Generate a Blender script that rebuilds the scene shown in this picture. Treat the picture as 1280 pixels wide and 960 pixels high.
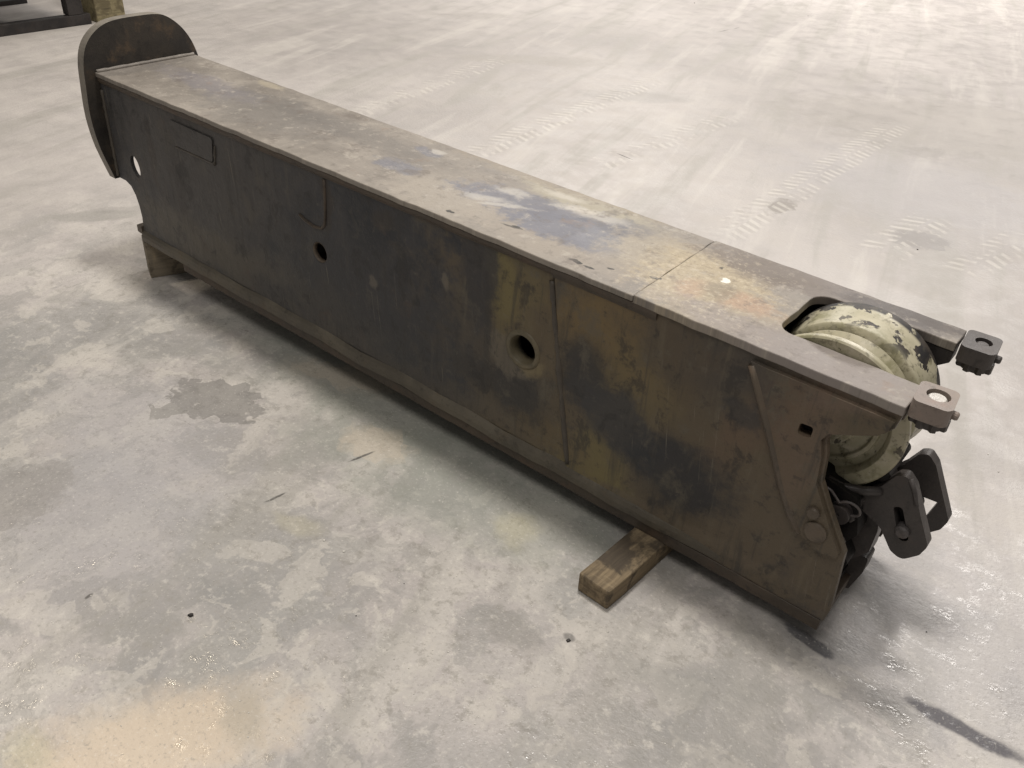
import bpy, bmesh, math, random
from mathutils import Vector, Matrix, noise as mnoise
random.seed(7)
sc = bpy.context.scene
for o in list(bpy.data.objects): bpy.data.objects.remove(o)

# ------------------------------------------------------------------ camera
FPX = 1099.84                                   # focal length in pixels of the 1280 px wide photograph
CAM = Vector((2.57284, -1.28761, 1.33446))
RW = ((0.773810, 0.631889, 0.043983), (0.378950, -0.406184, -0.831512), (-0.507558, 0.660099, -0.553763))  # right, down, forward
right, down, fwd = [Vector(r) for r in RW]
cam = bpy.data.cameras.new('camera'); cob = bpy.data.objects.new('camera', cam); sc.collection.objects.link(cob)
m3 = Matrix((right, -down, -fwd)).transposed()
cob.matrix_world = Matrix.Translation(CAM) @ m3.to_4x4()
cam.sensor_width = 36; cam.lens = 36 * FPX / 1280; cam.clip_end = 300; cam.clip_start = 0.02
sc.camera = cob
sc.render.engine = 'CYCLES'; sc.cycles.samples = 128; sc.cycles.max_bounces = 4; sc.cycles.diffuse_bounces = 2; sc.cycles.glossy_bounces = 2; sc.cycles.caustics_reflective = False
sc.render.resolution_x = 1024; sc.render.resolution_y = 768

# ------------------------------------------------------------------ light: a workshop hall, high-bay lamps plus an added front fill, no daylight
world = bpy.data.worlds.new('World'); sc.world = world; world.use_nodes = True
wb = world.node_tree.nodes['Background']; wb.inputs[0].default_value = (1.0, .95, .88, 1); wb.inputs[1].default_value = 0.19
sc.view_settings.view_transform = 'Standard'; sc.view_settings.look = 'None'
sc.view_settings.exposure = 0.14; sc.view_settings.gamma = 1
def lamp(x, y, z, power, size, col=(1, .93, .83)):
    l = bpy.data.lights.new('hall_or_fill_lamp', 'AREA'); l.shape = 'DISK'; l.size = size; l.energy = power; l.color = col
    o = bpy.data.objects.new('hall_or_fill_lamp', l); sc.collection.objects.link(o); o.location = (x, y, z)
    return o
lamp(-2.84, 0.5, 6.0, 70, .7, (1, .86, .66))
lamp(1.3, 0.75, 6.0, 215, .8, (1, .95, .895))
lamp(-4.2, 9.4, 6.0, 620, 4.0, (1, .945, .885))
lamp(1.6, 9.0, 6.0, 560, 3.6, (1, .95, .905))
lamp(2.6, -2.4, 6.0, 100, 2.4, (1, .945, .88))  # added soft fill overhead, brightens the boom's front side

# ------------------------------------------------------------------ frames: the boom lies slightly tilted on its timbers
TILT = 0.0235257
BOXM = Matrix.Translation((0.014688, 0, 0.624227)) @ Matrix.Rotation(TILT, 4, 'Y')
BOXI = BOXM.inverted()
def ray(q): return right * ((q[0] - 640) / FPX) + down * ((q[1] - 480) / FPX) + fwd
def fl(q, z=0.0):                                # pixel -> point on the floor
    d = ray(q); return CAM + d * ((z - CAM.z) / d.z)
CB = BOXI @ CAM
def bx(q, axis, v):                              # pixel -> point on a plane of the boom
    d = BOXI.to_3x3() @ ray(q); return CB + d * ((v - CB[axis]) / d[axis])
def sd(q): p = bx(q, 1, 0); return (p.x, p.z)    # on the long side
def tp(q): p = bx(q, 2, 0); return (p.x, p.y)    # on the top

# ------------------------------------------------------------------ material helper
class G:
    def __init__(s, name, rough=.6, metal=0.0, spec=.5):
        s.m = bpy.data.materials.new(name); s.m.use_nodes = True; s.t = s.m.node_tree
        s.p = s.t.nodes['Principled BSDF']; s.p.inputs['Roughness'].default_value = rough
        s.p.inputs['Metallic'].default_value = metal; s.p.inputs['Specular IOR Level'].default_value = spec
        s.obj = s.n('ShaderNodeTexCoord').outputs['Object']; s.rag = None
    def n(s, t, **k):
        n = s.t.nodes.new(t)
        for a, b in k.items(): setattr(n, a, b)
        return n
    def put(s, sock, v):
        if isinstance(v, bpy.types.NodeSocket): s.t.links.new(v, sock)
        elif v is not None:
            if sock.type == 'RGBA' and len(v) == 3: v = (*v, 1)
            sock.default_value = v
    def math(s, op, a, b=None, c=None):
        n = s.n('ShaderNodeMath', operation=op)
        s.put(n.inputs[0], a)
        if b is not None: s.put(n.inputs[1], b)
        if c is not None: s.put(n.inputs[2], c)
        return n.outputs[0]
    def mul(s, *a):
        r = a[0]
        for b in a[1:]: r = s.math('MULTIPLY', r, b)
        return r
    def vm(s, op, a, b):
        n = s.n('ShaderNodeVectorMath', operation=op); s.put(n.inputs[0], a); s.put(n.inputs[1], b)
        return n.outputs['Value'] if op in ('LENGTH', 'DOT_PRODUCT') else n.outputs[0]
    def noise(s, v, scale, detail=4, rough=.55, dist=0.0, color=False):
        n = s.n('ShaderNodeTexNoise'); s.put(n.inputs['Vector'], v)
        n.inputs['Scale'].default_value = scale; n.inputs['Detail'].default_value = detail
        n.inputs['Roughness'].default_value = rough; n.inputs['Distortion'].default_value = dist
        return n.outputs['Color' if color else 'Fac']
    def voro(s, v, scale, feature='F1', out='Distance', rnd=1.0):
        n = s.n('ShaderNodeTexVoronoi', feature=feature); s.put(n.inputs['Vector'], v)
        n.inputs['Scale'].default_value = scale; n.inputs['Randomness'].default_value = rnd
        return n.outputs[out]
    def ramp(s, v, a, b, lo=0.0, hi=1.0):
        n = s.n('ShaderNodeMapRange', interpolation_type='SMOOTHSTEP')
        s.put(n.inputs[0], v); n.inputs[1].default_value = a; n.inputs[2].default_value = b
        n.inputs[3].default_value = lo; n.inputs[4].default_value = hi
        return n.outputs[0]
    def mix(s, a, b, f, mode='MIX'):
        n = s.n('ShaderNodeMix', data_type='RGBA', blend_type=mode)
        s.put(n.inputs[0], f); s.put(n.inputs[6], a); s.put(n.inputs[7], b)
        return n.outputs[2]
    def map(s, v, loc=(0, 0, 0), rot=(0, 0, 0), scale=(1, 1, 1), kind='POINT'):
        n = s.n('ShaderNodeMapping', vector_type=kind); s.put(n.inputs[0], v)
        n.inputs[1].default_value = loc; n.inputs[2].default_value = rot; n.inputs[3].default_value = scale
        return n.outputs[0]
    def flat(s, a, b):                            # a 2-D coordinate from two object axes
        x = s.n('ShaderNodeSeparateXYZ'); s.put(x.inputs[0], s.obj)
        c = s.n('ShaderNodeCombineXYZ'); s.put(c.inputs[0], x.outputs[a]); s.put(c.inputs[1], x.outputs[b])
        return c.outputs[0]
    def warp(s, v, scale, amp, detail=3):
        n = s.noise(v, scale, detail, .6, color=True)
        d = s.vm('MULTIPLY', s.vm('SUBTRACT', n, (.5, .5, .5)), (amp * 2, amp * 2, 0))
        return s.vm('ADD', v, d)
    def blob(s, v, c, r, ang=0.0, soft=.4):       # elliptic mark with its own centre, half axes and direction
        q = s.map(v, (c[0], c[1], 0), (0, 0, ang), (r[0], r[1], 1), 'TEXTURE')
        d = s.vm('LENGTH', q, (0, 0, 0))
        if s.rag is not None: d = s.math('ADD', d, s.rag); soft *= .62
        return s.ramp(d, 1 + soft, max(0, 1 - soft), 0, 1)
    def seg(s, v, a, b, w, soft=.4):              # mark stretched from a to b
        dx, dy = b[0] - a[0], b[1] - a[1]
        return s.blob(v, ((a[0] + b[0]) / 2, (a[1] + b[1]) / 2), (math.hypot(dx, dy) / 2, w), math.atan2(dy, dx), soft)
    def ragged(s, v, scale, amp, detail=5):
        s.rag = s.mul(s.math('SUBTRACT', s.noise(v, scale, detail, .72), .5), amp)
    def bump(s, h, strength, dist=.01, prev=None):
        n = s.n('ShaderNodeBump'); n.inputs['Strength'].default_value = strength; n.inputs['Distance'].default_value = dist
        s.put(n.inputs['Height'], h)
        if prev is not None: s.put(n.inputs['Normal'], prev)
        return n.outputs[0]
    def out(s, col=None, rough=None, normal=None, metal=None, spec=None):
        for k, v in (('Base Color', col), ('Roughness', rough), ('Normal', normal), ('Metallic', metal), ('Specular IOR Level', spec)):
            if v is not None: s.put(s.p.inputs[k], v)
        return s.m

# ------------------------------------------------------------------ materials
def floor_material():
    g = G('worn_concrete', spec=.42); v = g.flat(0, 1)
    nz = g.vm('SUBTRACT', g.noise(v, 3.0, 4, .62, color=True), (.5, .5, .5))
    def shift(k): return g.vm('ADD', v, g.vm('MULTIPLY', nz, (k, k, 0)))
    w = shift(.22); ww = shift(.05); w3 = shift(.18)
    # broad cloudiness, sealer worn off in patches with a crisp edge
    big = g.noise(v, .55, 2, .5); mid = g.noise(w, 3.2, 5, .65); fine = g.noise(v, 26, 4, .72); grit = g.noise(v, 110, 2, .75)
    col = g.mix((.375, .350, .336), (.458, .430, .412), g.ramp(big, .38, .62))
    # the coating is whole and streaky far off, scuffed through in layers on this side
    p = fl((380, 760)); near = g.blob(v, (p.x, p.y), (1.9, 1.25), -.15, .6)
    amt = g.ramp(near, 0, 1, .16, 1.0)
    col = g.mix(col, (.53, .505, .465), g.mul(g.ramp(mid, .50, .56), amt, .60))
    col = g.mix(col, (.27, .262, .255), g.mul(g.ramp(mid, .475, .41), amt, .62))
    blot = g.noise(g.vm('ADD', w, (2, 9, 0)), 1.5, 4, .62)
    col = g.mix(col, (.262, .262, .256), g.mul(g.ramp(blot, .48, .62), amt, .62))
    lay = g.noise(g.vm('ADD', w, (7, 3, 0)), 7.5, 4, .6)
    col = g.mix(col, (.55, .52, .475), g.mul(g.ramp(lay, .55, .58), amt, .5)); col = g.mix(col, (.31, .30, .285), g.mul(g.ramp(lay, .43, .41), amt, .5))
    # trowel and sweeping streaks, running along one direction
    st = g.noise(g.map(v, rot=(0, 0, 1.85), scale=(2.0, .22, 1), kind='TEXTURE'), 1.2, 4, .65, .5)
    col = g.mix(col, (.345, .33, .305), g.mul(g.ramp(st, .50, .66), .65)); col = g.mix(col, (.57, .545, .505), g.mul(g.ramp(st, .47, .32), .35))
    col = g.mix(col, (.29, .275, .25), g.mul(g.ramp(fine, .53, .70), amt, .62)); col = g.mix(col, (.60, .57, .52), g.mul(g.ramp(fine, .46, .30), amt, .60))
    g.ragged(v, 9, 1.5, 4)
    vc = g.n('ShaderNodeTexVoronoi', feature='F1'); g.put(vc.inputs['Vector'], v); vc.inputs['Scale'].default_value = 28
    sharp = g.mix(ww, vc.outputs['Position'], .7)
    def mark(c, px, r, k, soft=.5, ang=0.0, vec=None):
        nonlocal col
        p = fl(px); col = g.mix(col, c, g.mul(g.blob(vec or w3, (p.x, p.y), r, ang, soft), k))
    def line(c, a, b, wd, k, soft=.5, vec=None):
        nonlocal col
        A, B = fl(a), fl(b); col = g.mix(col, c, g.mul(g.seg(vec or ww, (A.x, A.y), (B.x, B.y), wd, soft), k))
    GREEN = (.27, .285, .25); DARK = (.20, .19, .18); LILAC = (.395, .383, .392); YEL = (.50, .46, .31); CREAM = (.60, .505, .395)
    line(GREEN, (320, 400), (700, 620), .13, .65, .8, w3)
    mark(GREEN, (620, 640), (.30, .12), .55, .8, .4)
    mark(GREEN, (480, 560), (.22, .10), .5, .8, .4)
    mark(LILAC, (120, 640), (.25, .2), .6, .8); mark(LILAC, (180, 540), (.3, .15), .5, .8)
    mark(LILAC, (1180, 760), (.35, .3), .45, .8); mark(LILAC, (1150, 240), (.6, .4), .45, .8)
    mark(YEL, (375, 655), (.05, .03), .3, .9, .4, w3); mark(YEL, (640, 660), (.06, .05), .4, .7); mark(YEL, (60, 945), (.07, .03), .55, .8)
    mark(CREAM, (200, 925), (.19, .095), .85, .8, .9, ww); mark(CREAM, (470, 555), (.09, .06), .4, .5, 0, sharp); mark(CREAM, (430, 470), (.16, .05), .35, .6, .3, sharp)  # first patch: cream stain with a lamp's warm reflection painted in
    mark((.33, .31, .26), (310, 905), (.025, .06), .45, .9, .8, w3)
    # the torn dark patch on the open floor and the smaller ones
    p = fl((272, 500)); torn = g.blob(sharp, (p.x, p.y), (.125, .080), .25, .08)
    col = g.mix(col, (.225, .215, .205), g.mul(torn, .75))
    p = fl((205, 512)); col = g.mix(col, (.26, .25, .235), g.mul(g.blob(sharp, (p.x, p.y), (.05, .022), .5, .15), .7))
    mark((.27, .255, .24), (20, 620), (.10, .12), .55, .35, .3, sharp)
    mark((.29, .28, .26), (120, 270), (.16, .05), .6, .4, .9, ww); mark((.30, .285, .27), (150, 262), (.1, .03), .5, .4, .9, ww)
    mark((.28, .275, .255), (290, 460), (.16, .05), .4, .8, .2)
    mark(DARK, (711, 800), (.012, .010), .85, .5, 0, ww); mark((.25, .235, .21), (640, 800), (.05, .04), .35, .7)
    mark((.28, .275, .26), (880, 870), (.12, .05), .5, .8, .3)
    # dark drag marks beside the head end
    line((.030, .031, .045), (980, 780), (1042, 825), .014, 1.0, .4)
    line((.20, .195, .19), (965, 772), (1060, 826), .028, .5, .8)
    line((.045, .045, .062), (1132, 872), (1274, 948), .016, 1.0, .4)
    line((.18, .17, .17), (1118, 865), (1285, 952), .020, .5, .6)
    line((.22, .21, .2), (1085, 745), (1120, 800), .02, .4, .8)  # fainter, softer dark streak off the head end
    for a, b in (((333, 627), (357, 616)), ((434, 576), (468, 565)), ((772, 192), (792, 200)), ((898, 40), (912, 37)), ((918, 36), (924, 34)), ((108, 748), (120, 740))):
        line((.09, .085, .08), a, b, .004, .85, .5)
    mark((.24, .22, .20), (975, 258), (.05, .10), .75, .4, .1, sharp)
    mark((.27, .255, .25), (1150, 300), (.10, .09), .7, .3, .2, sharp)
    mark((.28, .265, .255), (1155, 190), (.10, .10), .5, .5, .2, sharp); mark((.30, .29, .28), (790, 120), (.28, .12), .45, .6, .6)
    mark((.31, .29, .265), (1210, 160), (.9, .5), .45, .35, .5, sharp); mark((.33, .31, .28), (670, 75), (.5, .12), .4, .6, .7)
    mark((.30, .28, .26), (590, 20), (.3, .12), .35, .6, .8)
    # tyre tread prints in the dust
    vt = shift(.035); brk = g.noise(v, 11, 4, .7)
    def track(a, b, hw, freq, k, seed):
        nonlocal col
        A, B = fl(a), fl(b); ang = math.atan2(B.y - A.y, B.x - A.x); L = (B - A).length / 2
        q = g.map(vt, ((A.x + B.x) / 2, (A.y + B.y) / 2, 0), (0, 0, ang), (1, 1, 1), 'TEXTURE')
        x = g.n('ShaderNodeSeparateXYZ'); g.put(x.inputs[0], q); u, t = x.outputs[0], x.outputs[1]
        at = g.math('ABSOLUTE', t)
        bars = g.ramp(g.math('SINE', g.math('ADD', g.mul(u, freq), g.mul(at, freq * .45))), -.5, .7)
        keep = g.mul(g.ramp(at, hw, hw * .8), g.ramp(at, hw * .06, hw * .12), g.ramp(g.math('ABSOLUTE', u), L, L * .7), g.ramp(brk, .41 + .02 * (seed % 3), .57))
        m = g.mul(bars, keep)
        col = g.mix(col, (.58, .555, .51), g.mul(m, k)); col = g.mix(col, (.29, .27, .245), g.mul(g.math('SUBTRACT', 1.0, bars), keep, k * .6))
    track((560, 205), (830, 95), .085, 125, .5, 0); track((880, 310), (1130, 150), .085, 125, .5, 3); track((1095, 320), (1175, 270), .10, 120, .5, 1)
    track((720, 215), (930, 140), .08, 120, .40, 2); track((1195, 345), (1290, 290), .08, 120, .4, 1); track((420, 150), (640, 70), .08, 120, .4, 2)
    # specks
    sp = g.ramp(g.voro(v, 26), .06, .03)
    col = g.mix(col, (.15, .14, .13), g.mul(sp, g.ramp(mid, .50, .60), .6))
    col = g.mix(col, (.25, .24, .22), g.mul(g.ramp(grit, .55, .72), amt, .45)); col = g.mix(col, (.68, .65, .60), g.mul(g.ramp(grit, .42, .28), amt, .35))
    # gloss: polished in clouds, pitted
    rg = g.ramp(lay, .35, .65, .44, .66)
    rg = g.math('SUBTRACT', rg, g.mul(g.ramp(fine, .50, .60), g.ramp(mid, .44, .52), amt, .34))
    b3 = g.bump(g.math('ADD', g.noise(v, 80, 2, .7), g.mul(g.noise(v, 5, 2, .5), 2.0)), .42, .004)
    return g.out(col, rg, b3)

def side_material():
    g = G('grimy_side_steel', spec=.30); v = g.flat(0, 2)
    w = g.warp(v, 5, .05, 4); ww = g.warp(v, 14, .02, 3)
    g.ragged(v, 13, 2.0, 5)
    drip = g.noise(g.map(v, scale=(16, 1.4, 1)), 2.2, 4, .65, .3)
    cloud = g.noise(w, 4.2, 6, .7, .2); fine = g.noise(v, 30, 4, .7); grain = g.noise(v, 190, 3, .7)
    DK = (.027, .030, .036); MID = (.062, .060, .054); BR = (.122, .096, .062); OL = (.175, .145, .066); RED = (.085, .058, .045)
    col = g.mix((.022, .025, .031), (.058, .058, .062), g.ramp(cloud, .36, .64))
    sx = g.n('ShaderNodeSeparateXYZ'); g.put(sx.inputs[0], w); warm = g.ramp(sx.outputs[0], 1.25, 1.6, .38, 1.0)
    def mark(c, px, r, k, soft=.6, ang=0.0, vec=None):
        nonlocal col
        col = g.mix(col, c, g.mul(g.blob(vec or w, sd(px), r, ang, soft), k))
    # bare brown steel on the head half, greyer towards the tail
    mark(BR, (880, 520), (.62, .40), .85, .55); mark(BR, (650, 430), (.16, .42), .7, .6); mark((.088, .080, .072), (240, 190), (.42, .34), .5, .8)
    mark((.105, .093, .072), (300, 330), (.6, .07), .6, .8); mark((.12, .10, .075), (560, 500), (.6, .05), .6, .8)
    mark(OL, (625, 350), (.035, .13), .8, .8); mark(OL, (650, 345), (.07, .10), .4, .8); mark((.185, .13, .060), (795, 420), (.16, .10), .75, .8); mark(OL, (735, 590), (.10, .10), .85, .7)
    mark((.15, .12, .06), (790, 480), (.10, .10), .5, .8); mark((.13, .10, .06), (690, 545), (.10, .05), .7, .7)
    mark((.15, .10, .07), (985, 500), (.05, .20), .5, .7, -.45); mark((.115, .092, .068), (1000, 690), (.25, .14), .5, .8); mark(RED, (845, 585), (.03, .03), .5, .8); mark((.155, .115, .088), (1085, 500), (.08, .03), .8, .6, .4); mark((.15, .108, .08), (1010, 560), (.05, .1), .6, .7)
    mark((.15, .128, .09), (255, 345), (.12, .02), .8, .7); mark((.13, .108, .075), (400, 430), (.25, .018), .8, .7); mark((.14, .115, .075), (620, 545), (.2, .018), .8, .7); mark((.13, .105, .075), (850, 655), (.25, .015), .8, .7)
    mark(DK, (735, 470), (.05, .08), .8, .7); mark((.048, .048, .05), (775, 530), (.11, .055), .9, .6, -.55); mark(DK, (850, 600), (.11, .08), .85, .7)
    mark(DK, (640, 480), (.11, .08), .75, .7); mark((.042, .042, .046), (600, 330), (.045, .2), .85, .5); mark((.05, .045, .04), (595, 465), (.06, .045), .8, .6, -.2)
    mark((.055, .05, .046), (935, 520), (.05, .025), .85, .5, -.5); mark((.052, .05, .052), (880, 440), (.16, .10), .6, .8); mark((.05, .05, .052), (470, 400), (.35, .20), .6, .8)
    mark((.045, .04, .036), (480, 275), (.035, .03), .8, .5); mark((.05, .042, .036), (405, 250), (.022, .09), .7, .5); mark((.046, .046, .05), (350, 390), (.14, .1), .6, .7)
    mark((.05, .042, .038), (190, 190), (.02, .11), .7, .6); mark((.055, .05, .048), (222, 215), (.025, .10), .6, .6); mark((.16, .14, .115), (465, 350), (.015, .015), .6, .6, 0, ww)
    mark((.17, .15, .12), (557, 352), (.012, .02), .6, .6, 0, ww); mark((.15, .13, .10), (640, 445), (.07, .05), .7, .4, 0, ww); mark((.21, .17, .095), (664, 456), (.03, .035), .7, .5, 0, ww)
    mot = g.noise(g.map(w, (3, 8, 0), scale=(1.3, .8, 1)), 9, 5, .7)
    col = g.mix(col, (.115, .102, .078), g.mul(g.ramp(mot, .54, .66), warm, .65)); col = g.mix(col, (.028, .027, .027), g.mul(g.ramp(mot, .45, .36), .60))
    # rain and oil runs, scratches, dust
    col = g.mix(col, (.042, .040, .038), g.mul(g.ramp(drip, .53, .70), .55))
    col = g.mix(col, (.165, .142, .10), g.mul(g.ramp(drip, .44, .28), g.ramp(cloud, .35, .6), warm, .38))
    scr = g.noise(g.map(v, rot=(0, 0, .12), scale=(.0167, .45, 1), kind='TEXTURE'), 1.5, 4, .7)
    col = g.mix(col, (.20, .18, .14), g.mul(g.ramp(scr, .62, .72), g.ramp(cloud, .42, .58), .55))
    scr2 = g.noise(g.map(v, rot=(0, 0, -.5), scale=(.33, .014, 1), kind='TEXTURE'), 1.5, 4, .7)
    col = g.mix(col, (.19, .17, .14), g.mul(g.ramp(scr2, .68, .76), .3))
    col = g.mix(col, RED, g.mul(g.ramp(g.noise(v, 9, 5, .7), .60, .72), .35))
    col = g.mix(col, (.035, .032, .030), g.mul(g.ramp(fine, .55, .70), .55)); col = g.mix(col, (.17, .15, .12), g.mul(g.ramp(fine, .42, .28), .22))
    col = g.mix(col, (.03, .028, .026), g.mul(g.ramp(grain, .58, .75), .35))
    rg = g.ramp(cloud, .3, .7, .36, .60)
    b = g.bump(g.math('ADD', g.mul(cloud, 2.0), fine), .45, .004); b = g.bump(grain, .3, .0012, b)
    return g.out(col, rg, b)

def top_material():
    g = G('dusty_top_steel', spec=.4); v = g.flat(0, 1)
    w = g.warp(v, 6, .04, 4); ww = g.warp(v, 16, .02, 3)
    g.ragged(v, 26, 2.1, 5)
    cloud = g.noise(w, 3.5, 5, .66, .2); fine = g.noise(v, 32, 4, .68); grain = g.noise(v, 170, 3, .7)
    col = g.mix((.185, .166, .146), (.275, .248, .217), g.ramp(cloud, .38, .64))
    def mark(c, px, r, k, soft=.6, ang=0.0, vec=None):
        nonlocal col
        col = g.mix(col, c, g.mul(g.blob(vec or w, tp(px), r, ang, soft), k))
    BL = (.155, .158, .185); WH = (.50, .47, .42); CR = (.37, .31, .215)
    mark((.15, .14, .13), (330, 140), (.26, .10), .6, .8); mark((.14, .125, .11), (215, 85), (.10, .10), .55, .8); mark((.16, .15, .165), (260, 105), (.2, .05), .6, .8)
    mark((.14, .13, .12), (430, 160), (.35, .05), .6, .8); mark((.33, .29, .22), (337, 106), (.05, .02), .7, .7, 0, ww)
    mark((.33, .295, .25), (560, 245), (.16, .10), .7, .7); mark((.29, .255, .215), (690, 300), (.2, .08), .6, .7)
    mark(BL, (500, 208), (.07, .03), .75, .5, 0, ww); mark(BL, (535, 190), (.04, .02), .7, .5, 0, ww); mark((.42, .40, .37), (548, 190), (.02, .012), .7, .5, 0, ww)
    mark((.34, .31, .24), (740, 258), (.17, .045), .8, .6); mark((.26, .22, .165), (700, 232), (.3, .03), .6, .7)
    mark(BL, (650, 252), (.17, .055), .9, .5, .15, ww); mark(BL, (720, 290), (.18, .065), .95, .45, .1, ww); mark((.125, .128, .15), (770, 292), (.10, .075), .9, .5, 0, ww)
    for px, r, a in (((608, 248), (.05, .014), .3), ((640, 240), (.04, .018), .1), ((628, 256), (.06, .008), .5), ((745, 270), (.08, .022), .1), ((720, 262), (.05, .012), .3), ((705, 245), (.05, .012), .1)):
        mark(WH, px, r, .55, .9, a, ww)
    mark((.36, .31, .23), (830, 320), (.12, .09), .7, .7); mark(CR, (880, 350), (.12, .14), .85, .5); mark(CR, (905, 385), (.10, .09), .7, .7); mark((.36, .23, .16), (930, 380), (.06, .035), .6, .7, 0, ww); mark((.37, .24, .165), (865, 362), (.03, .04), .5, .7, 0, ww); mark((.22, .19, .14), (898, 366), (.03, .04), .7, .6, 0, ww)
    mark((.24, .212, .20), (1000, 440), (.25, .05), .8, .6); mark((.155, .13, .115), (1000, 352), (.22, .05), .8, .5); mark((.15, .125, .105), (960, 340), (.10, .06), .6, .6)
    mark((.075, .064, .060), (1140, 398), (.13, .032), .9, .5)
    mark((.8, .78, .7), (905, 352), (.010, .008), .95, .3, 0, ww)
    for px in ((563, 263), (645, 284), (722, 327), (738, 334), (763, 335), (822, 348)):
        mark((.03, .028, .026), px, (.011, .005), .95, .3, .1, ww)
    mark((.05, .045, .04), (640, 284), (.03, .004), .8, .4, .1, ww); mark((.03, .028, .026), (905, 337), (.006, .012), .8, .4, 0, ww)
    p = tp((885, 355)); scab = g.mul(g.blob(w, p, (.16, .15), 0, .9), 1.0); sn = g.noise(v, 75, 4, .75)
    col = g.mix(col, (.56, .49, .37), g.mul(scab, g.ramp(sn, .52, .62), .40)); col = g.mix(col, (.17, .14, .10), g.mul(scab, g.ramp(sn, .46, .38), .40))
    col = g.mix(col, (.13, .11, .095), g.mul(g.ramp(g.noise(v, 11, 5, .72), .54, .66), .55)); col = g.mix(col, (.42, .385, .335), g.mul(g.ramp(g.noise(g.map(v, (5, 2, 0)), 14, 5, .75), .56, .68), .45))
    pits = g.ramp(g.voro(v, 30), .07, .04)
    col = g.mix(col, (.06, .052, .045), g.mul(pits, g.ramp(g.noise(v, 4, 2), .5, .62), .75))
    col = g.mix(col, (.12, .105, .09), g.mul(g.ramp(fine, .55, .72), .5)); col = g.mix(col, (.42, .38, .32), g.mul(g.ramp(fine, .43, .30), .35))
    col = g.mix(col, (.27, .19, .14), g.mul(g.ramp(g.noise(v, 8, 5, .7), .6, .72), .35))
    col = g.mix(col, (.10, .09, .08), g.mul(g.ramp(grain, .58, .76), .35))
    rg = g.ramp(cloud, .3, .7, .45, .68)
    b = g.bump(g.math('ADD', g.mul(cloud, 1.5), fine), .45, .0035); b = g.bump(grain, .3, .0012, b)
    return g.out(col, rg, b)

def steel(name, a, b, c, rust=(.14, .085, .055), k=.4, rough=(.4, .65), scale=1.0):
    g = G(name, spec=.4); v = g.obj
    cl = g.noise(v, 7 * scale, 6, .62, .2); fine = g.noise(v, 45 * scale, 5, .65); gr = g.noise(v, 220, 3, .7)
    col = g.mix(a, b, g.ramp(cl, .38, .64)); col = g.mix(col, rust, g.mul(g.ramp(g.noise(v, 15 * scale, 5, .7), .52, .70), k))
    col = g.mix(col, c, g.mul(g.ramp(fine, .54, .70), .6)); col = g.mix(col, tuple(x * .4 for x in a), g.mul(g.ramp(gr, .58, .75), .4))
    bb = g.bump(fine, .4, .003); bb = g.bump(gr, .3, .0012, bb)
    return g.out(col, g.ramp(cl, .3, .7, *rough), bb)

def sheave_material():
    g = G('flaking_cream_paint', spec=.45); v = g.obj
    w = g.vm('ADD', v, g.vm('MULTIPLY', g.vm('SUBTRACT', g.noise(v, 14, 3, .6, color=True), (.5, .5, .5)), (.07, .07, .07)))
    paint = g.mix((.37, .345, .24), (.46, .425, .31), g.ramp(g.noise(v, 16, 4, .6), .38, .62))
    paint = g.mix(paint, (.56, .52, .42), g.mul(g.ramp(g.noise(v, 10, 4, .6), .54, .66), .7))
    paint = g.mix(paint, (.21, .20, .11), g.mul(g.ramp(g.noise(g.map(v, (4, 1, 2)), 22, 5, .65), .50, .66), .7))
    chip = g.ramp(g.noise(g.map(w, (2.9, 1.3, .4)), 17, 5, .58), .52, .55)
    yy = g.n('ShaderNodeSeparateXYZ'); g.put(yy.inputs[0], v); chip = g.mul(chip, g.ramp(yy.outputs[1], .150, .185, .0, 1.0))
    xs = g.n('ShaderNodeSeparateXYZ'); g.put(xs.inputs[0], v)
    chip = g.math('MAXIMUM', chip, g.mul(g.ramp(xs.outputs[1], .222, .232), g.ramp(g.noise(v, 24, 3, .6), .60, .56)))
    chip = g.math('MAXIMUM', chip, g.mul(g.ramp(g.noise(g.map(v, (6, 2, 1)), 26, 4, .62), .615, .65), .8))
    bare = g.mix((.022, .021, .022), (.06, .05, .042), g.ramp(g.noise(v, 40, 4, .6), .4, .65))
    col = g.mix(paint, bare, chip); col = g.mix(col, (.09, .08, .055), g.mul(g.ramp(g.noise(v, 48, 5, .72), .52, .68), .7))
    b = g.bump(g.math('SUBTRACT', 1.0, chip), .5, .0015); b = g.bump(g.noise(v, 70, 4, .6), .3, .0015, b)
    return g.out(col, g.ramp(chip, 0, 1, .40, .55), b)

def wood(name, a, b, c):
    g = G(name, spec=.25); v = g.obj
    w = g.vm('ADD', v, g.vm('MULTIPLY', g.vm('SUBTRACT', g.noise(v, 9, 3, .6, color=True), (.5, .5, .5)), (.02, .02, .02)))
    gr = g.noise(g.map(w, scale=(60, 3.0, 60)), 1.0, 6, .65); st = g.noise(v, 11, 5, .65, .3)
    cross = g.noise(g.map(v, scale=(4, 45, 4)), 1.0, 4, .6)
    col = g.mix(a, b, g.ramp(gr, .36, .62)); col = g.mix(col, c, g.mul(g.ramp(st, .48, .60), .85))
    col = g.mix(col, (.42, .34, .22), g.mul(g.ramp(cross, .55, .7), g.ramp(st, .55, .42), .4))
    col = g.mix(col, (.035, .03, .025), g.mul(g.ramp(g.noise(g.map(v, scale=(140, 5, 140)), 1.0, 3, .6), .60, .70), .6))
    bb = g.bump(gr, .5, .003); bb = g.bump(st, .3, .004, bb)
    return g.out(col, .8, bb)

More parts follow.
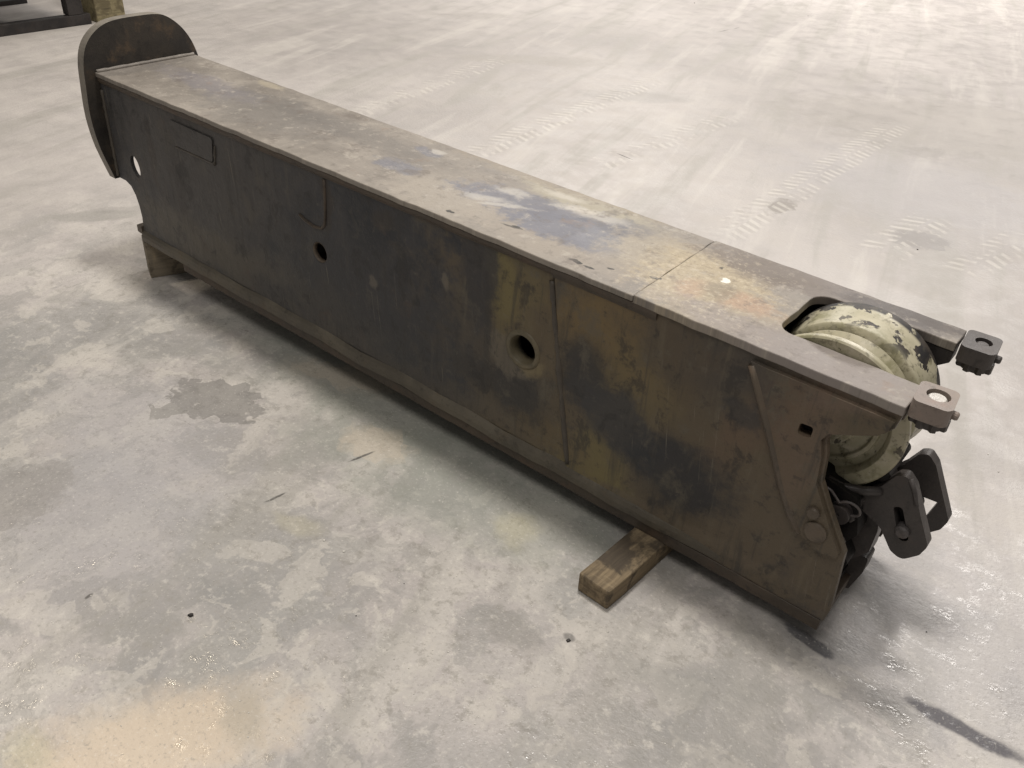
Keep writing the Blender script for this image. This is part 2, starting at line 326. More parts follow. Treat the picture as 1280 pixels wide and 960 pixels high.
M = dict(floor=floor_material(), side=side_material(), top=top_material(),
         edge=steel('brown_edge_steel', (.085, .068, .052), (.125, .100, .075), (.045, .038, .032), (.15, .10, .065), .4),
         boss=steel('olive_boss_steel', (.10, .086, .056), (.165, .14, .09), (.06, .052, .036), (.15, .11, .06), .4),
         lip=steel('rubbed_flange_steel', (.080, .070, .054), (.125, .110, .084), (.04, .035, .028), (.11, .08, .05), .4),
         under=steel('dark_brown_steel', (.055, .044, .034), (.085, .066, .050), (.03, .025, .022), (.10, .06, .04), .4),
         endp=steel('blackened_plate_steel', (.028, .025, .023), (.050, .042, .034), (.02, .018, .017), (.10, .070, .045), .75),
         rim=steel('lit_dusty_edge', (.15, .135, .115), (.22, .20, .17), (.09, .08, .07), (.16, .12, .09), .3),
         rust=steel('rusty_block_steel', (.19, .155, .135), (.27, .225, .195), (.10, .08, .07), (.24, .15, .11), .45),
         black=steel('black_steel', (.030, .028, .028), (.048, .043, .041), (.017, .016, .016), (.06, .045, .038), .35, (.3, .55)),
         cast=steel('dark_cast_steel', (.045, .040, .039), (.070, .061, .057), (.028, .025, .024), (.075, .058, .05), .3, (.35, .6)),
         nearblack=steel('near_black_steel', (.010, .0095, .0095), (.018, .016, .015), (.007, .0065, .0065), (.025, .019, .016), .3, (.5, .75)),  # near-black steel for the parts low inside the head
         dkblock=steel('dark_block_steel', (.075, .068, .068), (.11, .10, .098), (.04, .036, .036), (.12, .09, .075), .3),
         bright=steel('bare_bright_steel', (.36, .34, .31), (.52, .49, .45), (.20, .185, .165), (.4, .34, .27), .2, (.25, .45)),
         weld=steel('weld_steel', (.060, .052, .044), (.09, .078, .062), (.03, .027, .024), (.11, .08, .05), .3),
         sheave=sheave_material(), wood=wood('stained_timber', (.125, .096, .064), (.245, .19, .12), (.055, .045, .035)),
         oldwood=wood('grey_timber', (.17, .145, .11), (.235, .20, .15), (.10, .085, .065)),
         tan=wood('tan_timber', (.19, .165, .095), (.26, .22, .13), (.12, .10, .06)),
         teal=steel('dark_teal_paint', (.030, .038, .038), (.042, .050, .049), (.02, .024, .024), (.05, .045, .04), .3),
         grit=steel('pale_grit_and_glints', (.55, .53, .49), (.7, .68, .63), (.35, .33, .3), (.4, .36, .3), .2))

for k_ in ('nearblack', 'black'): M[k_].node_tree.nodes['Principled BSDF'].inputs['Specular IOR Level'].default_value = .18

# ------------------------------------------------------------------ mesh helpers
def link(name, bm, mat, parent=None, bevel=0.0, smooth=False):
    me = bpy.data.meshes.new(name); bmesh.ops.recalc_face_normals(bm, faces=bm.faces); bm.to_mesh(me); bm.free()
    o = bpy.data.objects.new(name, me); sc.collection.objects.link(o); me.materials.append(M[mat])
    if parent: o.parent = parent
    if smooth:
        for p in me.polygons: p.use_smooth = True
    if bevel:
        b = o.modifiers.new('bevel', 'BEVEL'); b.width = bevel; b.segments = 2; b.limit_method = 'ANGLE'; b.angle_limit = math.radians(40)
    return o
def rough_line(pts, step=.03, amp=.0009, seed=0.0):       # resample a closed outline so that long cut edges are not dead straight
    out = []
    for i, a in enumerate(pts):
        b = pts[(i + 1) % len(pts)]; L = math.hypot(b[0] - a[0], b[1] - a[1]); n = max(1, int(L / step))
        nx, ny = -(b[1] - a[1]) / L, (b[0] - a[0]) / L
        for k in range(n):
            t = k / n; x, y = a[0] + (b[0] - a[0]) * t, a[1] + (b[1] - a[1]) * t
            d = 0 if k == 0 else amp * 2 * mnoise.noise((x * 22 + seed, y * 22, seed))
            out.append((x + nx * d, y + ny * d))
    return out
def plate(outline, holes, plane, d0, d1):                 # a plate cut to an outline, with real holes; plane 'xz','xy','yz'
    def P(u, v, d): return {'xz': (u, d, v), 'xy': (u, v, d), 'yz': (d, u, v)}[plane]
    bm = bmesh.new(); edges = []
    for loop in [outline] + holes:
        vs = [bm.verts.new(P(u, v, d0)) for u, v in loop]
        edges += [bm.edges.new((vs[i], vs[(i + 1) % len(vs)])) for i in range(len(vs))]
    bmesh.ops.triangle_fill(bm, use_beauty=True, use_dissolve=False, edges=edges)
    r = bmesh.ops.extrude_face_region(bm, geom=bm.faces[:])
    off = Vector(P(0, 0, d1)) - Vector(P(0, 0, d0))
    bmesh.ops.translate(bm, vec=off, verts=[e for e in r['geom'] if isinstance(e, bmesh.types.BMVert)])
    return bm
def circle(cx, cy, rx, ry=None, n=28, ang=0.0):
    ry = ry or rx; o = []
    for i in range(n):
        a = 2 * math.pi * i / n; x, y = rx * math.cos(a), ry * math.sin(a)
        o.append((cx + x * math.cos(ang) - y * math.sin(ang), cy + x * math.sin(ang) + y * math.cos(ang)))
    return o
def smooth_loop(pts, i0, i1, n=4):                        # Catmull-Rom through the points i0..i1, the rest left straight
    out = []
    for i in range(len(pts)):
        out.append(pts[i])
        if i0 <= i < i1:
            a, b, c, d = pts[i - 1], pts[i], pts[i + 1], pts[(i + 2) % len(pts)]
            for k in range(1, n):
                t = k / n
                out.append(tuple(.5 * (2 * b[j] + (c[j] - a[j]) * t + (2 * a[j] - 5 * b[j] + 4 * c[j] - d[j]) * t * t + (3 * b[j] - a[j] - 3 * c[j] + d[j]) * t ** 3) for j in (0, 1)))
    return out
def rounded(pts, r, n=6):                                  # fillet the corners of a polygon; r per corner or one for all
    out = []; N = len(pts)
    for i, p in enumerate(pts):
        rr = r[i] if isinstance(r, (list, tuple)) else r
        p = Vector(p); a = Vector(pts[i - 1]) - p; b = Vector(pts[(i + 1) % N]) - p
        if rr <= 0: out.append(tuple(p)); continue
        la, lb = a.length, b.length; a.normalize(); b.normalize(); h = a.angle(b) / 2
        d = min(rr / math.tan(h), la * .48, lb * .48); rr = d * math.tan(h)
        c = p + (a + b).normalized() * (rr / math.sin(h)); s = p + a * d; e = p + b * d
        a0 = math.atan2(s.y - c.y, s.x - c.x); a1 = math.atan2(e.y - c.y, e.x - c.x)
        da = (a1 - a0 + math.pi) % (2 * math.pi) - math.pi
        out += [(c.x + rr * math.cos(a0 + da * k / n), c.y + rr * math.sin(a0 + da * k / n)) for k in range(n + 1)]
    return out
def box(x0, x1, y0, y1, z0, z1):
    bm = bmesh.new(); bmesh.ops.create_cube(bm, size=1)
    for v in bm.verts: v.co = Vector(((x0 + x1) / 2 + v.co.x * (x1 - x0), (y0 + y1) / 2 + v.co.y * (y1 - y0), (z0 + z1) / 2 + v.co.z * (z1 - z0)))
    return bm
def lathe(profile, c, axis='Y', n=64, closed=True):        # profile of (along, radius)
    bm = bmesh.new(); rings = []
    for d, r in profile:
        ring = []
        for i in range(n):
            a = 2 * math.pi * i / n; u, w = r * math.cos(a), r * math.sin(a)
            co = {'Y': (u, d, w), 'X': (d, u, w), 'Z': (u, w, d)}[axis]
            ring.append(bm.verts.new(Vector(co) + Vector(c)))
        rings.append(ring)
    m = len(rings)
    for j in range(m if closed else m - 1):
        A, B = rings[j], rings[(j + 1) % m]
        for i in range(n): bm.faces.new((A[i], A[(i + 1) % n], B[(i + 1) % n], B[i]))
    if not closed:
        bm.faces.new(rings[0]); bm.faces.new(rings[-1])
    return bm
def tube(pts, r, n=8, wob=0.0, seed=0.0, bm=None):
    bm = bm or bmesh.new(); pts = [Vector(p) for p in pts]; prev = None
    up = Vector((.31, .17, .93))
    for i, p in enumerate(pts):
        t = (pts[min(i + 1, len(pts) - 1)] - pts[max(i - 1, 0)]).normalized()
        a = t.cross(up).normalized(); b = t.cross(a).normalized()
        rr = r * (1 + wob * mnoise.noise((i * .9 + seed, seed, 0)))
        ring = [bm.verts.new(p + (a * math.cos(2 * math.pi * k / n) + b * math.sin(2 * math.pi * k / n)) * rr) for k in range(n)]
        if prev:
            for k in range(n): bm.faces.new((prev[k], prev[(k + 1) % n], ring[(k + 1) % n], ring[k]))
        else: bm.faces.new(ring)
        prev = ring
    bm.faces.new(prev); return bm
def span(a, b, step=.012):
    a, b = Vector(a), Vector(b); n = max(2, int((b - a).length / step)); return [a.lerp(b, i / n) for i in range(n + 1)]
def prism_x(section, x0, x1, step, amp, seed, taper=0.0):             # bar along the boom with a (y, z) section, its run slightly uneven
    bm = bmesh.new(); n = max(1, int((x1 - x0) / step)); prev = None
    for i in range(n + 1):
        x = x0 + (x1 - x0) * i / n; d = amp * mnoise.noise((x * 6 + seed, seed, 1)) + amp * .5 * mnoise.noise((x * 19, seed, 4))
        y0 = section[-1][0]; k = 1 if taper <= 0 else max(.12, min(1, (x1 - x) / taper))
        ring = [bm.verts.new((x, y0 + (y + d * (.6 if y < 0 else 0) - y0) * k, z + d)) for y, z in section]
        if prev:
            for k in range(len(section)): bm.faces.new((prev[k], prev[(k + 1) % len(section)], ring[(k + 1) % len(section)], ring[k]))
        else: bm.faces.new(ring)
        prev = ring
    bm.faces.new(prev); return bm
def empty(name, loc=(0, 0, 0)):
    o = bpy.data.objects.new(name, None); sc.collection.objects.link(o); o.location = loc; o.empty_display_size = .1; return o
def tag(o, label, cat, group=None):
    o['label'] = label; o['category'] = cat
    if group: o['group'] = group

# ------------------------------------------------------------------ the floor
bm = bmesh.new(); bmesh.ops.create_grid(bm, x_segments=1, y_segments=1, size=40)
floor = link('floor', bm, 'floor'); floor['kind'] = 'structure'

# ------------------------------------------------------------------ the boom section
boom = empty('crane_boom_section'); boom.matrix_world = BOXM
tag(boom, 'long grimy steel crane boom section lying on timbers on the concrete floor', 'crane boom')
W = .312; H = .5
# long sides: tail panel and head panel meet at a slanted joint
JT, JB = (1.655, -.012), (1.745, -.5)
arc = [(.0, -.318), (.040, -.318), (.066, -.328), (.083, -.352), (.093, -.385), (.097, -.42), (.092, -.462), (.088, -.5)]
tail = [(0, -.012)] + arc + [JB, JT]
slot_left = circle(.113, -.252, .022, .033, 24, .25)
hole2 = circle(.944, -.238, .026, .028, 28); hole3 = circle(1.598, -.234, .040, .040, 32)
tail_r = rough_line(tail, .03, .0007, 1.0)
link('side_plate', plate(tail_r, [slot_left, hole2, hole3], 'xz', 0, .012), 'side', boom, .0015)
link('side_plate', plate(tail_r, [slot_left, hole2, hole3], 'xz', W - .012, W), 'side', boom, .0015)
JT2, JB2 = (JT[0] + .004, -.012), (JB[0] + .004, -.5)
head = [JT2, JB2, (2.352, -.5), (2.356, -.468), (2.345, -.328), (2.292, -.245), (2.268, -.205), (2.262, -.150), (2.253, -.118), (2.262, -.098), (2.335, -.062), (2.347, -.045), (2.352, -.012)]
sq = rounded([(2.203, -.127), (2.231, -.125), (2.231, -.098), (2.203, -.100)], .006, 3)
head_r = rough_line(head, .03, .0009, 3.0)
link('head_side_plate', plate(head_r, [sq], 'xz', -.004, .012), 'side', boom, .002)
link('head_side_plate', plate(head_r, [sq], 'xz', W - .012, W + .004), 'side', boom, .002)
# cheek plates doubled on the head, with slanted rear edge
cheek = [(2.095, -.028), (2.150, -.130), (2.214, -.258), (2.258, -.322), (2.300, -.345), (2.335, -.338), (2.337, -.326), (2.286, -.246), (2.262, -.206), (2.256, -.150), (2.246, -.118), (2.255, -.100), (2.328, -.064), (2.340, -.048), (2.345, -.028)]
cheek = rounded(cheek, [0, 0, .03, .05, .03, .004, 0, 0, 0, 0, 0, 0, 0, 0, 0], 4)
sq2 = rounded([(2.205, -.125), (2.229, -.123), (2.229, -.100), (2.205, -.102)], .005, 3)
cheek_r = rough_line(cheek, .03, .001, 6.0)
link('cheek_plate', plate(cheek_r, [sq2], 'xz', -.0135, -.004), 'side', boom, .002)
link('cheek_plate', plate(cheek_r, [sq2], 'xz', W + .004, W + .0135), 'side', boom, .002)
# top: tail sheet and head sheet with the slot for the sheave
link('top_plate', plate(rough_line([(0, -.009), (1.846, -.009), (1.838, W + .009), (0, W + .009)], .025, .0019, 9.0), [], 'xy', -.013, 0), 'top', boom, .002)
slot = rounded([(2.36, .074), (2.094, .074), (2.094, .258), (2.36, .258)], [0, .030, .035, 0], 6)
headtop = [(1.8472, -.009), (2.352, -.009)] + slot + [(2.352, W + .009), (1.8392, W + .009)]
headtop = [p if p[0] < 2.359 else (2.352, p[1]) for p in headtop]
link('head_top_plate', plate(rough_line(headtop, .025, .0016, 12.0), [], 'xy', -.016, .002), 'top', boom, .002)
link('bottom_plate', plate(rough_line([(.30, -.006), (2.347, -.006), (2.347, W + .006), (.30, W + .006)], .03, .001, 15.0), [], 'xy', -.528, -.5005), 'under', boom, .002)
# edge strips along the long side
for s in (0, 1):
    f = (lambda y: y) if s == 0 else (lambda y: W - y)
    link('corner_strip', prism_x([(f(-.0005), -.0135), (f(-.007), -.0135), (f(-.007), -.022), (f(-.0005), -.032)], .004, 1.6585, .04, .0008, 2.0), 'under', boom, .001)  # strip coloured dark, shade below the top edge painted into it
    link('corner_strip', prism_x([(f(-.0045), -.0135), (f(-.010), -.0135), (f(-.010), -.022), (f(-.0045), -.034)], 1.6590, 1.90, .04, .0008, 5.0), 'under', boom, .001)
    link('bottom_flange', prism_x([(f(-.0005), -.466), (f(-.0075), -.474), (f(-.0110), -.484), (f(-.0110), -.4995), (f(-.0005), -.4995)], .092, 2.26, .03, .0042, 8.0, .35), 'lip', boom, .001)
# end plate at the tail: rounded top, tapering flanks, open in the middle
eo = [(-.010, -.322), (-.036, -.225), (-.047, -.13), (-.042, -.03), (-.036, .025), (-.022, .068), (.004, .100), (.040, .122), (.085, .132), (.160, .134), (.218, .131), (.252, .118), (.288, .088), (.316, .048), (.334, .0), (.350, -.07), (.358, -.13), (.348, -.225), (.322, -.322), (.290, -.322), (.285, -.05), (.265, -.03), (.047, -.03), (.027, -.05), (.020, -.322)]
eo = smooth_loop(eo, 1, 17)
ei = rounded([(.03, -.30), (.03, -.03), (W - .03, -.03), (W - .03, -.30)], .03, 5)
link('end_plate', plate(rough_line(eo, .03, .0008, 20.0), [], 'yz', -.034, -.002), 'endp', boom, .003)
epl = bpy.data.objects['end_plate']; epl.data.materials.append(M['rim'])
for f_ in epl.data.polygons:
    if abs(f_.normal.x) < .5: f_.material_index = 1  # rim lighter than the face, its lit edge painted in along with dust
link('weld_bead', tube(span((.004, -.004, .002), (.004, W + .004, .002)), .006, 8, .5, 3.0), 'top', boom, 0, True)
# welds, seams and patches
for nm, a, b, r, mt in (('weld_bead', (JT[0] + .002, -.001, -.044), (JB[0] + .002, -.001, -.462), .0070, 'weld'),
                        ('weld_bead', (.006, -.001, -.05), (.004, -.001, -.312), .006, 'weld'),
                        ('weld_bead', (1.8475, .0, -.0025), (1.8395, W, -.0025), .0030, 'weld'),
                        ('weld_bead', (.36, -.0008, -.125), (.535, -.0008, -.124), .0038, 'weld'),
                        ('weld_bead', (.535, -.0008, -.124), (.545, -.0008, -.072), .0038, 'weld')):
    link(nm, tube(span(a, b), r, 8, .5, a[0]), mt, boom, 0, True)
link('weld_bead', tube([(.978, -.0002, -.035), (.978, -.0003, -.08), (.975, -.0005, -.13), (.970, -.0005, -.155), (.957, -.0005, -.168), (.930, -.0005, -.172), (.895, -.0005, -.165), (.875, 0, -.157)], .0042, 8, .3, 2), 'under', boom, 0, True)
link('patch_plate', plate(rounded([(.345, -.050), (.350, -.120), (.530, -.120), (.540, -.052)], .008, 3), [], 'xz', -.0045, .0), 'side', boom, .0012)
# boss round the large hole
link('boss_ring', lathe([(.000, .034), (-.0032, .036), (-.0032, .041), (-.0002, .047), (.02, .047), (.03, .0300), (.016, .0300), (.010, .031)], (1.598, 0, -.234), 'Y', 40), 'boss', boom, 0, True)
link('hole_rim', lathe([(.0004, .0262), (.0004, .0268), (.0125, .0290), (.0125, .0235), (.004, .0245)], (.944, 0, -.238), 'Y', 32), 'edge', boom, 0, True)
# bolts on the cheek
def bolt_head(x, z, r, h, y, mat='edge'):
    return link('bolt', lathe([(y, r), (y - h * .6, r), (y - h, r * .82), (y - h, r * .1)], (x, 0, z), 'Y', 20, False), mat, boom, .0008)
for y in (-.0065, W + .0065): link('weld_bead', tube([(2.097, y, -.036), (2.114, y, -.066), (2.148, y, -.130), (2.180, y, -.194), (2.212, y, -.258), (2.233, y, -.292), (2.260, y, -.325)], .0095, 10, .3, 6.0), 'edge', boom, 0, True)
bolt_head(2.274, -.264, .012, .010, -.0130); bolt_head(2.287, -.303, .0215, .007, -.0130)
bolt_head(2.234, -.290, .008, .002, -.0130)
link('weld_tab', plate(rounded([(.066, -.452), (.066, -.476), (.092, -.478), (.092, -.450)], .004, 3), [], 'xz', -.006, .014), 'edge', boom, .0015)
# inside: diaphragm that closes the view down the slot
link('diaphragm', box(2.02, 2.032, .0125, W - .0125, -.49, -.018), 'black', boom, .001)
link('front_diaphragm', box(1.70, 1.71, .0125, W - .0125, -.49, -.018), 'black', boom, .001)

# sheave, wide rim, grooved, on its pin between the arms
SC = (2.212, 0, -.128)
R = .150
prof = [(.080, .030), (.080, .062), (.094, .066), (.097, .090), (.091, .093), (.091, .100), (.097, .103), (.095, .114), (.081, .119), (.078, .123), (.078, R - .004), (.081, R), (.091, R), (.094, R - .003), (.100, R - .022), (.114, R - .042), (.130, R - .042), (.146, R - .026), (.154, R - .019), (.157, R - .027), (.161, R - .027), (.1635, R - .013), (.167, R - .009), (.212, R - .004), (.226, R), (.246, R), (.250, R - .004), (.250, .062), (.250, .030)]
sh = link('sheave', lathe(prof, SC, 'Y', 96), 'sheave', boom, .0012, False)
for p in sh.data.polygons: p.use_smooth = True
try:
    sh.data.set_sharp_from_angle(angle=math.radians(35))
except Exception: pass
link('axle_pin', lathe([(.014, .028), (.296, .028), (.296, .004), (.014, .004)], SC, 'Y', 28), 'cast', sh, .001)
link('hub_ring', lathe([(.070, .031), (.070, .050), (.0795, .052), (.0795, .031)], SC, 'Y', 40), 'sheave', sh, .0015)

# keeper blocks at the ends of the arms, each with a screw set in its top
def keeper(name, x0, x1, y0, y1, z0, z1, yaw, mat, screw):
    cx, cy = (x0 + x1) / 2, (y0 + y1) / 2; hx, hy = (x1 - x0) / 2, (y1 - y0) / 2
    def rot(x, y): c, s = math.cos(yaw), math.sin(yaw); return (cx + x * c - y * s, cy + x * s + y * c)
    corners = rounded([(-hx, -hy), (hx * .75, -hy), (hx, -hy * .7), (hx, hy), (-hx, hy)], .011, 4)
    hr = .0185 if screw == 'bright' else .0145
    hole = circle(.002, .004, hr, None, 24)
    k = link(name, plate([rot(*p) for p in corners], [[rot(*p) for p in hole]], 'xy', z0, z1), mat, boom, .0055)
    c = rot(.002, .004)
    link('set_screw', lathe([(z0 + .004, hr - .0015), (z1 - .009, hr - .0015), (z1 - .004, hr - .005), (z1 - .003, .001)], (c[0], c[1], 0), 'Z', 20, False), screw, k, .001)
    nut = []
    for i in range(48):
        a = 2 * math.pi * i / 48; r = .031 if (i // 3) % 2 else .0255; nut.append((c[0] + r * math.cos(a), c[1] + r * math.sin(a)))
    link('toothed_nut', plate(nut, [], 'xy', z0 - .020, z0 - .0005), 'cast', k, .0015)
    s = rot(hx, -hy * .1)
    link('side_bolt', lathe([(s[0] - .004, .0070), (s[0] + .007, .0070), (s[0] + .010, .0055), (s[0] + .010, .001)], (0, s[1], (z0 + z1) / 2 - .004), 'X', 12, False), mat, k, .001)
    return k
keeper('keeper_block', 2.352, 2.412, -.006, .064, -.012, .020, .10, 'rust', 'bright')
keeper('keeper_block', 2.358, 2.416, .236, .310, -.018, .013, .06, 'cast', 'cast')
# arm undersides
link('arm_web', plate([(2.262, -.017), (2.262, -.09), (2.33, -.058), (2.352, -.040), (2.352, -.017)], [], 'xz', W - .052, W - .013), 'black', boom, .002)
link('arm_web', plate([(2.10, -.017), (2.10, -.05), (2.352, -.035), (2.352, -.017)], [], 'xz', .013, .052), 'edge', boom, .002)

# guard bracket below the sheave: two link plates, spacer and pins
gp = [(2.322, -.252), (2.348, -.217), (2.365, -.182), (2.380, -.174), (2.398, -.190), (2.455, -.292), (2.448, -.318), (2.424, -.346), (2.402, -.338), (2.372, -.300), (2.332, -.282)]
gp = rounded(gp, [.008, 0, .008, .010, .02, .016, .016, .016, .016, .03, .01], 5)
slotg = rounded([(2.378, -.245), (2.393, -.238), (2.424, -.300), (2.409, -.308)], .007, 4)
tri = [(lambda w: (w.x, w.z))(bx(q, 1, .205)) for q in ((1147, 617), (1173, 627), (1153, 651))]
for y in (.080, .205):
    b = link('guard_link', plate(gp if y < .1 else [(a + .006, c - .022) for a, c in gp], [slotg] if y < .1 else [tri], 'xz', y - .004, y + .020), 'cast', boom, .0045)
    if y < .1:
        link('slot_dark_sheet', plate(rounded([(2.370, -.232), (2.396, -.226), (2.434, -.305), (2.405, -.322)], .006, 3), [], 'xz', y + .0205, y + .026), 'black', b, .001)  # added black sheet so that the slot shows dark
        link('link_bolt', lathe([(y + .010, .013), (y - .010, .013), (y - .014, .009), (y - .014, .001)], (2.408, 0, -.285), 'Y', 12, False), 'dkblock', b, .001)
        link('rib', tube([(2.388, y - .002, -.178), (2.402, y - .002, -.200), (2.412, y - .002, -.222)], .005, 8), 'cast', b, 0, True)
link('spacer_bar', lathe([(.092, .014), (.207, .014), (.207, .002), (.092, .002)], (2.340, 0, -.205), 'Y', 18), 'black', boom, .001)
link('guard_bar', tube([(2.262, .060, -.240), (2.29, .066, -.246), (2.325, .072, -.238), (2.352, .078, -.226)], .0085, 10), 'cast', boom, 0, True)
link('pivot_block', plate(rounded([(2.225, -.225), (2.325, -.245), (2.345, -.32), (2.315, -.37), (2.245, -.39), (2.205, -.33)], .012, 4), [], 'xz', .050, .150), 'nearblack', boom, .003)
link('pivot_pin', lathe([(.030, .020), (.17, .020), (.17, .002), (.030, .002)], (2.305, 0, -.282), 'Y', 20), 'cast', boom, .001)
link('lower_lug', plate(rounded([(2.235, -.360), (2.320, -.360), (2.346, -.395), (2.338, -.440), (2.24, -.455)], .014, 4), [], 'xz', .056, .135), 'nearblack', boom, .003)
link('lower_lug', plate(rounded([(2.23, -.36), (2.300, -.352), (2.322, -.41), (2.31, -.47), (2.24, -.475)], .014, 4), [], 'xz', .215, .262), 'nearblack', boom, .003)
link('cast_lug', plate(rounded([(2.290, -.235), (2.345, -.222), (2.372, -.262), (2.362, -.318), (2.322, -.345), (2.285, -.30)], .016, 5), [], 'xz', .110, .165), 'cast', boom, .006)
link('cast_lug', plate(rounded([(2.28, -.30), (2.335, -.315), (2.352, -.355), (2.345, -.40), (2.29, -.41)], .016, 5), [], 'xz', .150, .198), 'nearblack', boom, .006)
def pix_plate(name, pts, y0, y1, mat, r=.010):
    pl = [(lambda w: (w.x, w.z))(bx(q, 1, y0)) for q in pts]
    return link(name, plate(rounded(pl, r, 4), [], 'xz', y0, y1), mat, boom, .005)
pix_plate('cast_lug', [(1042, 640), (1072, 622), (1100, 640), (1097, 664), (1086, 690), (1062, 700), (1048, 690)], .100, .145, 'cast')
pix_plate('cast_lug', [(1046, 700), (1066, 690), (1086, 698), (1078, 716), (1060, 736), (1046, 730)], .150, .190, 'cast', .007)
pix_plate('cast_lug', [(1036, 618), (1062, 612), (1078, 628), (1070, 648), (1046, 652)], .062, .090, 'cast', .008)
link('spacer_tube', lathe([(.099, .016), (.203, .016), (.203, .006), (.099, .006)], (2.395, 0, -.300), 'Y', 20), 'black', boom, .001)
for zz, rr in ((-.288, .0105), (-.345, .009)): link('bolt', lathe([(.062, rr), (.046, rr), (.043, rr * .7), (.043, .001)], (2.322, 0, zz), 'Y', 6, False), 'cast', boom, .001)
for y in (.0127, W - .0187): link('interior_shade_plate', plate([(2.04, -.02), (2.04, -.476), (2.34, -.476), (2.335, -.33), (2.25, -.2), (2.24, -.11), (2.26, -.09), (2.25, -.02)], [], 'xz', y, y + .006), 'black', boom, .001)  # added black sheets that keep the inside of the head dark
link('guide_roller', lathe([(.120, .010), (.120, .026), (.124, .030), (.202, .030), (.206, .026), (.206, .010)], (2.304, 0, -.372), 'Y', 28), 'black', boom, .001)
link('end_strap', box(2.26, 2.335, .0125, W - .0125, -.499, -.478), 'nearblack', boom, .002)
link('cross_pin', lathe([(.0125, .013), (.299, .013), (.299, .002), (.0125, .002)], (2.318, 0, -.425), 'Y', 16), 'cast', boom, .001)
# wire retaining clip, a bent loop
wp = []
for i in range(15):
    a = math.radians(150 - i * 20); wp.append((2.318 + .020 * math.cos(a), .030 + .001 * i, -.262 + .016 * math.sin(a)))
wp = [(2.262, .030, -.232), (2.282, .030, -.238)] + wp + [(2.285, .046, -.288)]
link('retaining_clip', tube(wp, .0026, 8), 'dkblock', boom, 0, True)

# ------------------------------------------------------------------ timbers below
def timber(name, corner, yaw, length, width, height, mat, seed, bev=.004):
    # corner: floor point of the near left bottom corner; the timber runs along +y turned by yaw towards +x
    bm = bmesh.new(); bmesh.ops.create_cube(bm, size=1)
    for v in bm.verts: v.co = Vector(((v.co.x + .5) * width, (v.co.y + .5) * length, (v.co.z + .5) * height))
    bmesh.ops.subdivide_edges(bm, edges=[e for e in bm.edges if abs((e.verts[0].co - e.verts[1].co).y) > length * .5], cuts=9)
    for v in bm.verts:
        d = Vector((mnoise.noise((v.co.y * 9, v.co.x * 30, seed)), mnoise.noise((seed, v.co.x * 40, v.co.z * 40)), 0)) * .0022
        v.co += d
    o = link(name, bm, mat, None, bev); o.location = (corner[0], corner[1], 0); o.rotation_euler = (0, 0, -yaw); return o
q0 = BOXM @ Vector((1.923, -.192, -.528)); hgt = (BOXM @ Vector((1.97, .1, -.528))).z
t1 = timber('timber_bearer', (q0.x, q0.y), .06, .60, .076, hgt - .0005, 'wood', 3.0)
tag(t1, 'short stained timber bearer sticking out from under the boom near its sheave', 'timber')
hb = (BOXM @ Vector((.10, 0, -.5))).z
c0 = Vector((.113, -.016)); u = Vector((math.sin(.42), math.cos(.42))); p = Vector((math.cos(.42), -math.sin(.42)))
c0 = c0 - p * .075
t2 = timber('timber_block', (c0.x, c0.y), .42, .36, .075, hb - .0005, 'oldwood', 8.0, .003)
tag(t2, 'weathered grey timber block propping the tail corner beneath the rounded end plate', 'timber')

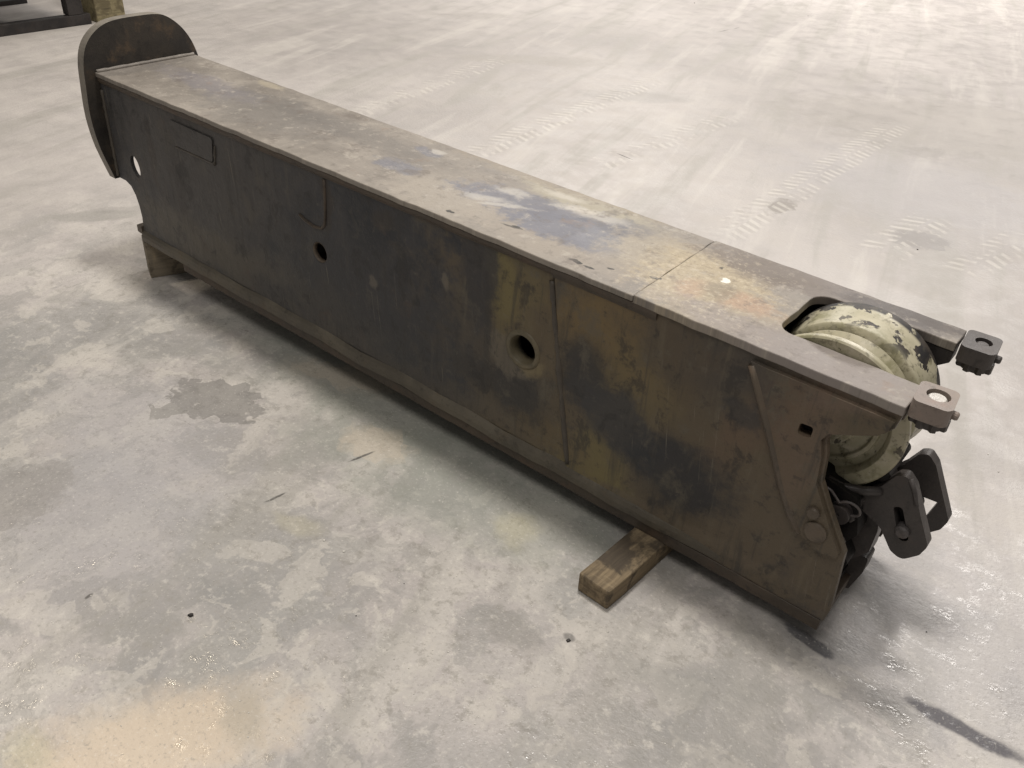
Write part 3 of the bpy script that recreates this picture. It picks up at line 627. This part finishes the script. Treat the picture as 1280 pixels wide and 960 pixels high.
# ------------------------------------------------------------------ things at the back of the hall
st = empty('steel_stillage', (-3.30, 0.9, 0))
def sub(name, b, mat): 
    for v in b.verts: v.co -= Vector((-3.30, .9, 0))
    return link(name, b, mat, st, .004)
sub('base_rail', box(-3.36, -3.30, -.6, 1.70, 0, .065), 'black'); sub('base_rail', box(-4.2, -4.14, -.6, 1.70, 0, .065), 'black')
sub('body', box(-4.2, -3.31, -.6, 1.55, .19, .75), 'teal')
for x in (-3.37, -4.20):
    sub('foot', box(x, x + .07, 1.56, 1.66, .066, .189), 'black'); sub('foot', box(x, x + .07, -.55, -.45, .066, .189), 'black')
tag(st, 'dark teal steel stillage on a low rail at the back edge of the floor', 'stillage')
bk = timber('timber_post', (-3.62, 1.74), 0.0, .20, .32, .60, 'tan', 5.0, .006)
tag(bk, 'upright tan timber block standing beside the dark steel stillage', 'timber')

# ------------------------------------------------------------------ grit lying on the floor, with flakes added as glints
bm = bmesh.new(); rnd = random.Random(4)
def chip(x, y, s):
    n = rnd.randint(4, 6); a0 = rnd.random() * 6.28; t = [];  b = []
    for i in range(n):
        a = a0 + 6.283 * i / n; r = s * rnd.uniform(.6, 1.2)
        b.append(bm.verts.new((x + r * math.cos(a), y + r * math.sin(a), .0004))); t.append(bm.verts.new((x + r * .7 * math.cos(a), y + r * .7 * math.sin(a), s * rnd.uniform(.4, .8))))
    bm.faces.new(t)
    for i in range(n): bm.faces.new((b[i], b[(i + 1) % n], t[(i + 1) % n], t[i]))
for px in ((1235, 568), (1248, 590), (1142, 640), (430, 690), (405, 676), (560, 815), (760, 790)):
    p = fl(px); chip(p.x, p.y, rnd.uniform(.0025, .0045))
for _ in range(420):  # pale flakes clustered in the foreground in place of wet glints
    q = (rnd.gauss(430, 260), rnd.gauss(790, 90))
    if not (0 < q[0] < 1280 and 600 < q[1] < 960): continue
    p = fl(q); chip(p.x, p.y, rnd.uniform(.0006, .0019))
for _ in range(60):
    p = fl((rnd.uniform(600, 1280), rnd.uniform(150, 600))); chip(p.x, p.y, rnd.uniform(.0008, .002))
gr = link('grit', bm, 'grit'); gr['kind'] = 'stuff'; gr['label'] = 'pale grit with flakes added as glints over the concrete floor'; gr['category'] = 'grit'
bm = bmesh.new()
for px, s in (((239, 769), .006), ((711, 801), .005), ((1158, 650 + 140), .002), ((445, 770), .002), ((505, 730), .0015), ((1147, 312), .004), ((868, 4), .006), ((1010, 20), .004)):
    p = fl(px); chip(p.x, p.y, s)
db = link('dark_crumbs', bm, 'black'); db['kind'] = 'stuff'; db['label'] = 'small dark crumbs lying on the concrete floor'; db['category'] = 'debris'
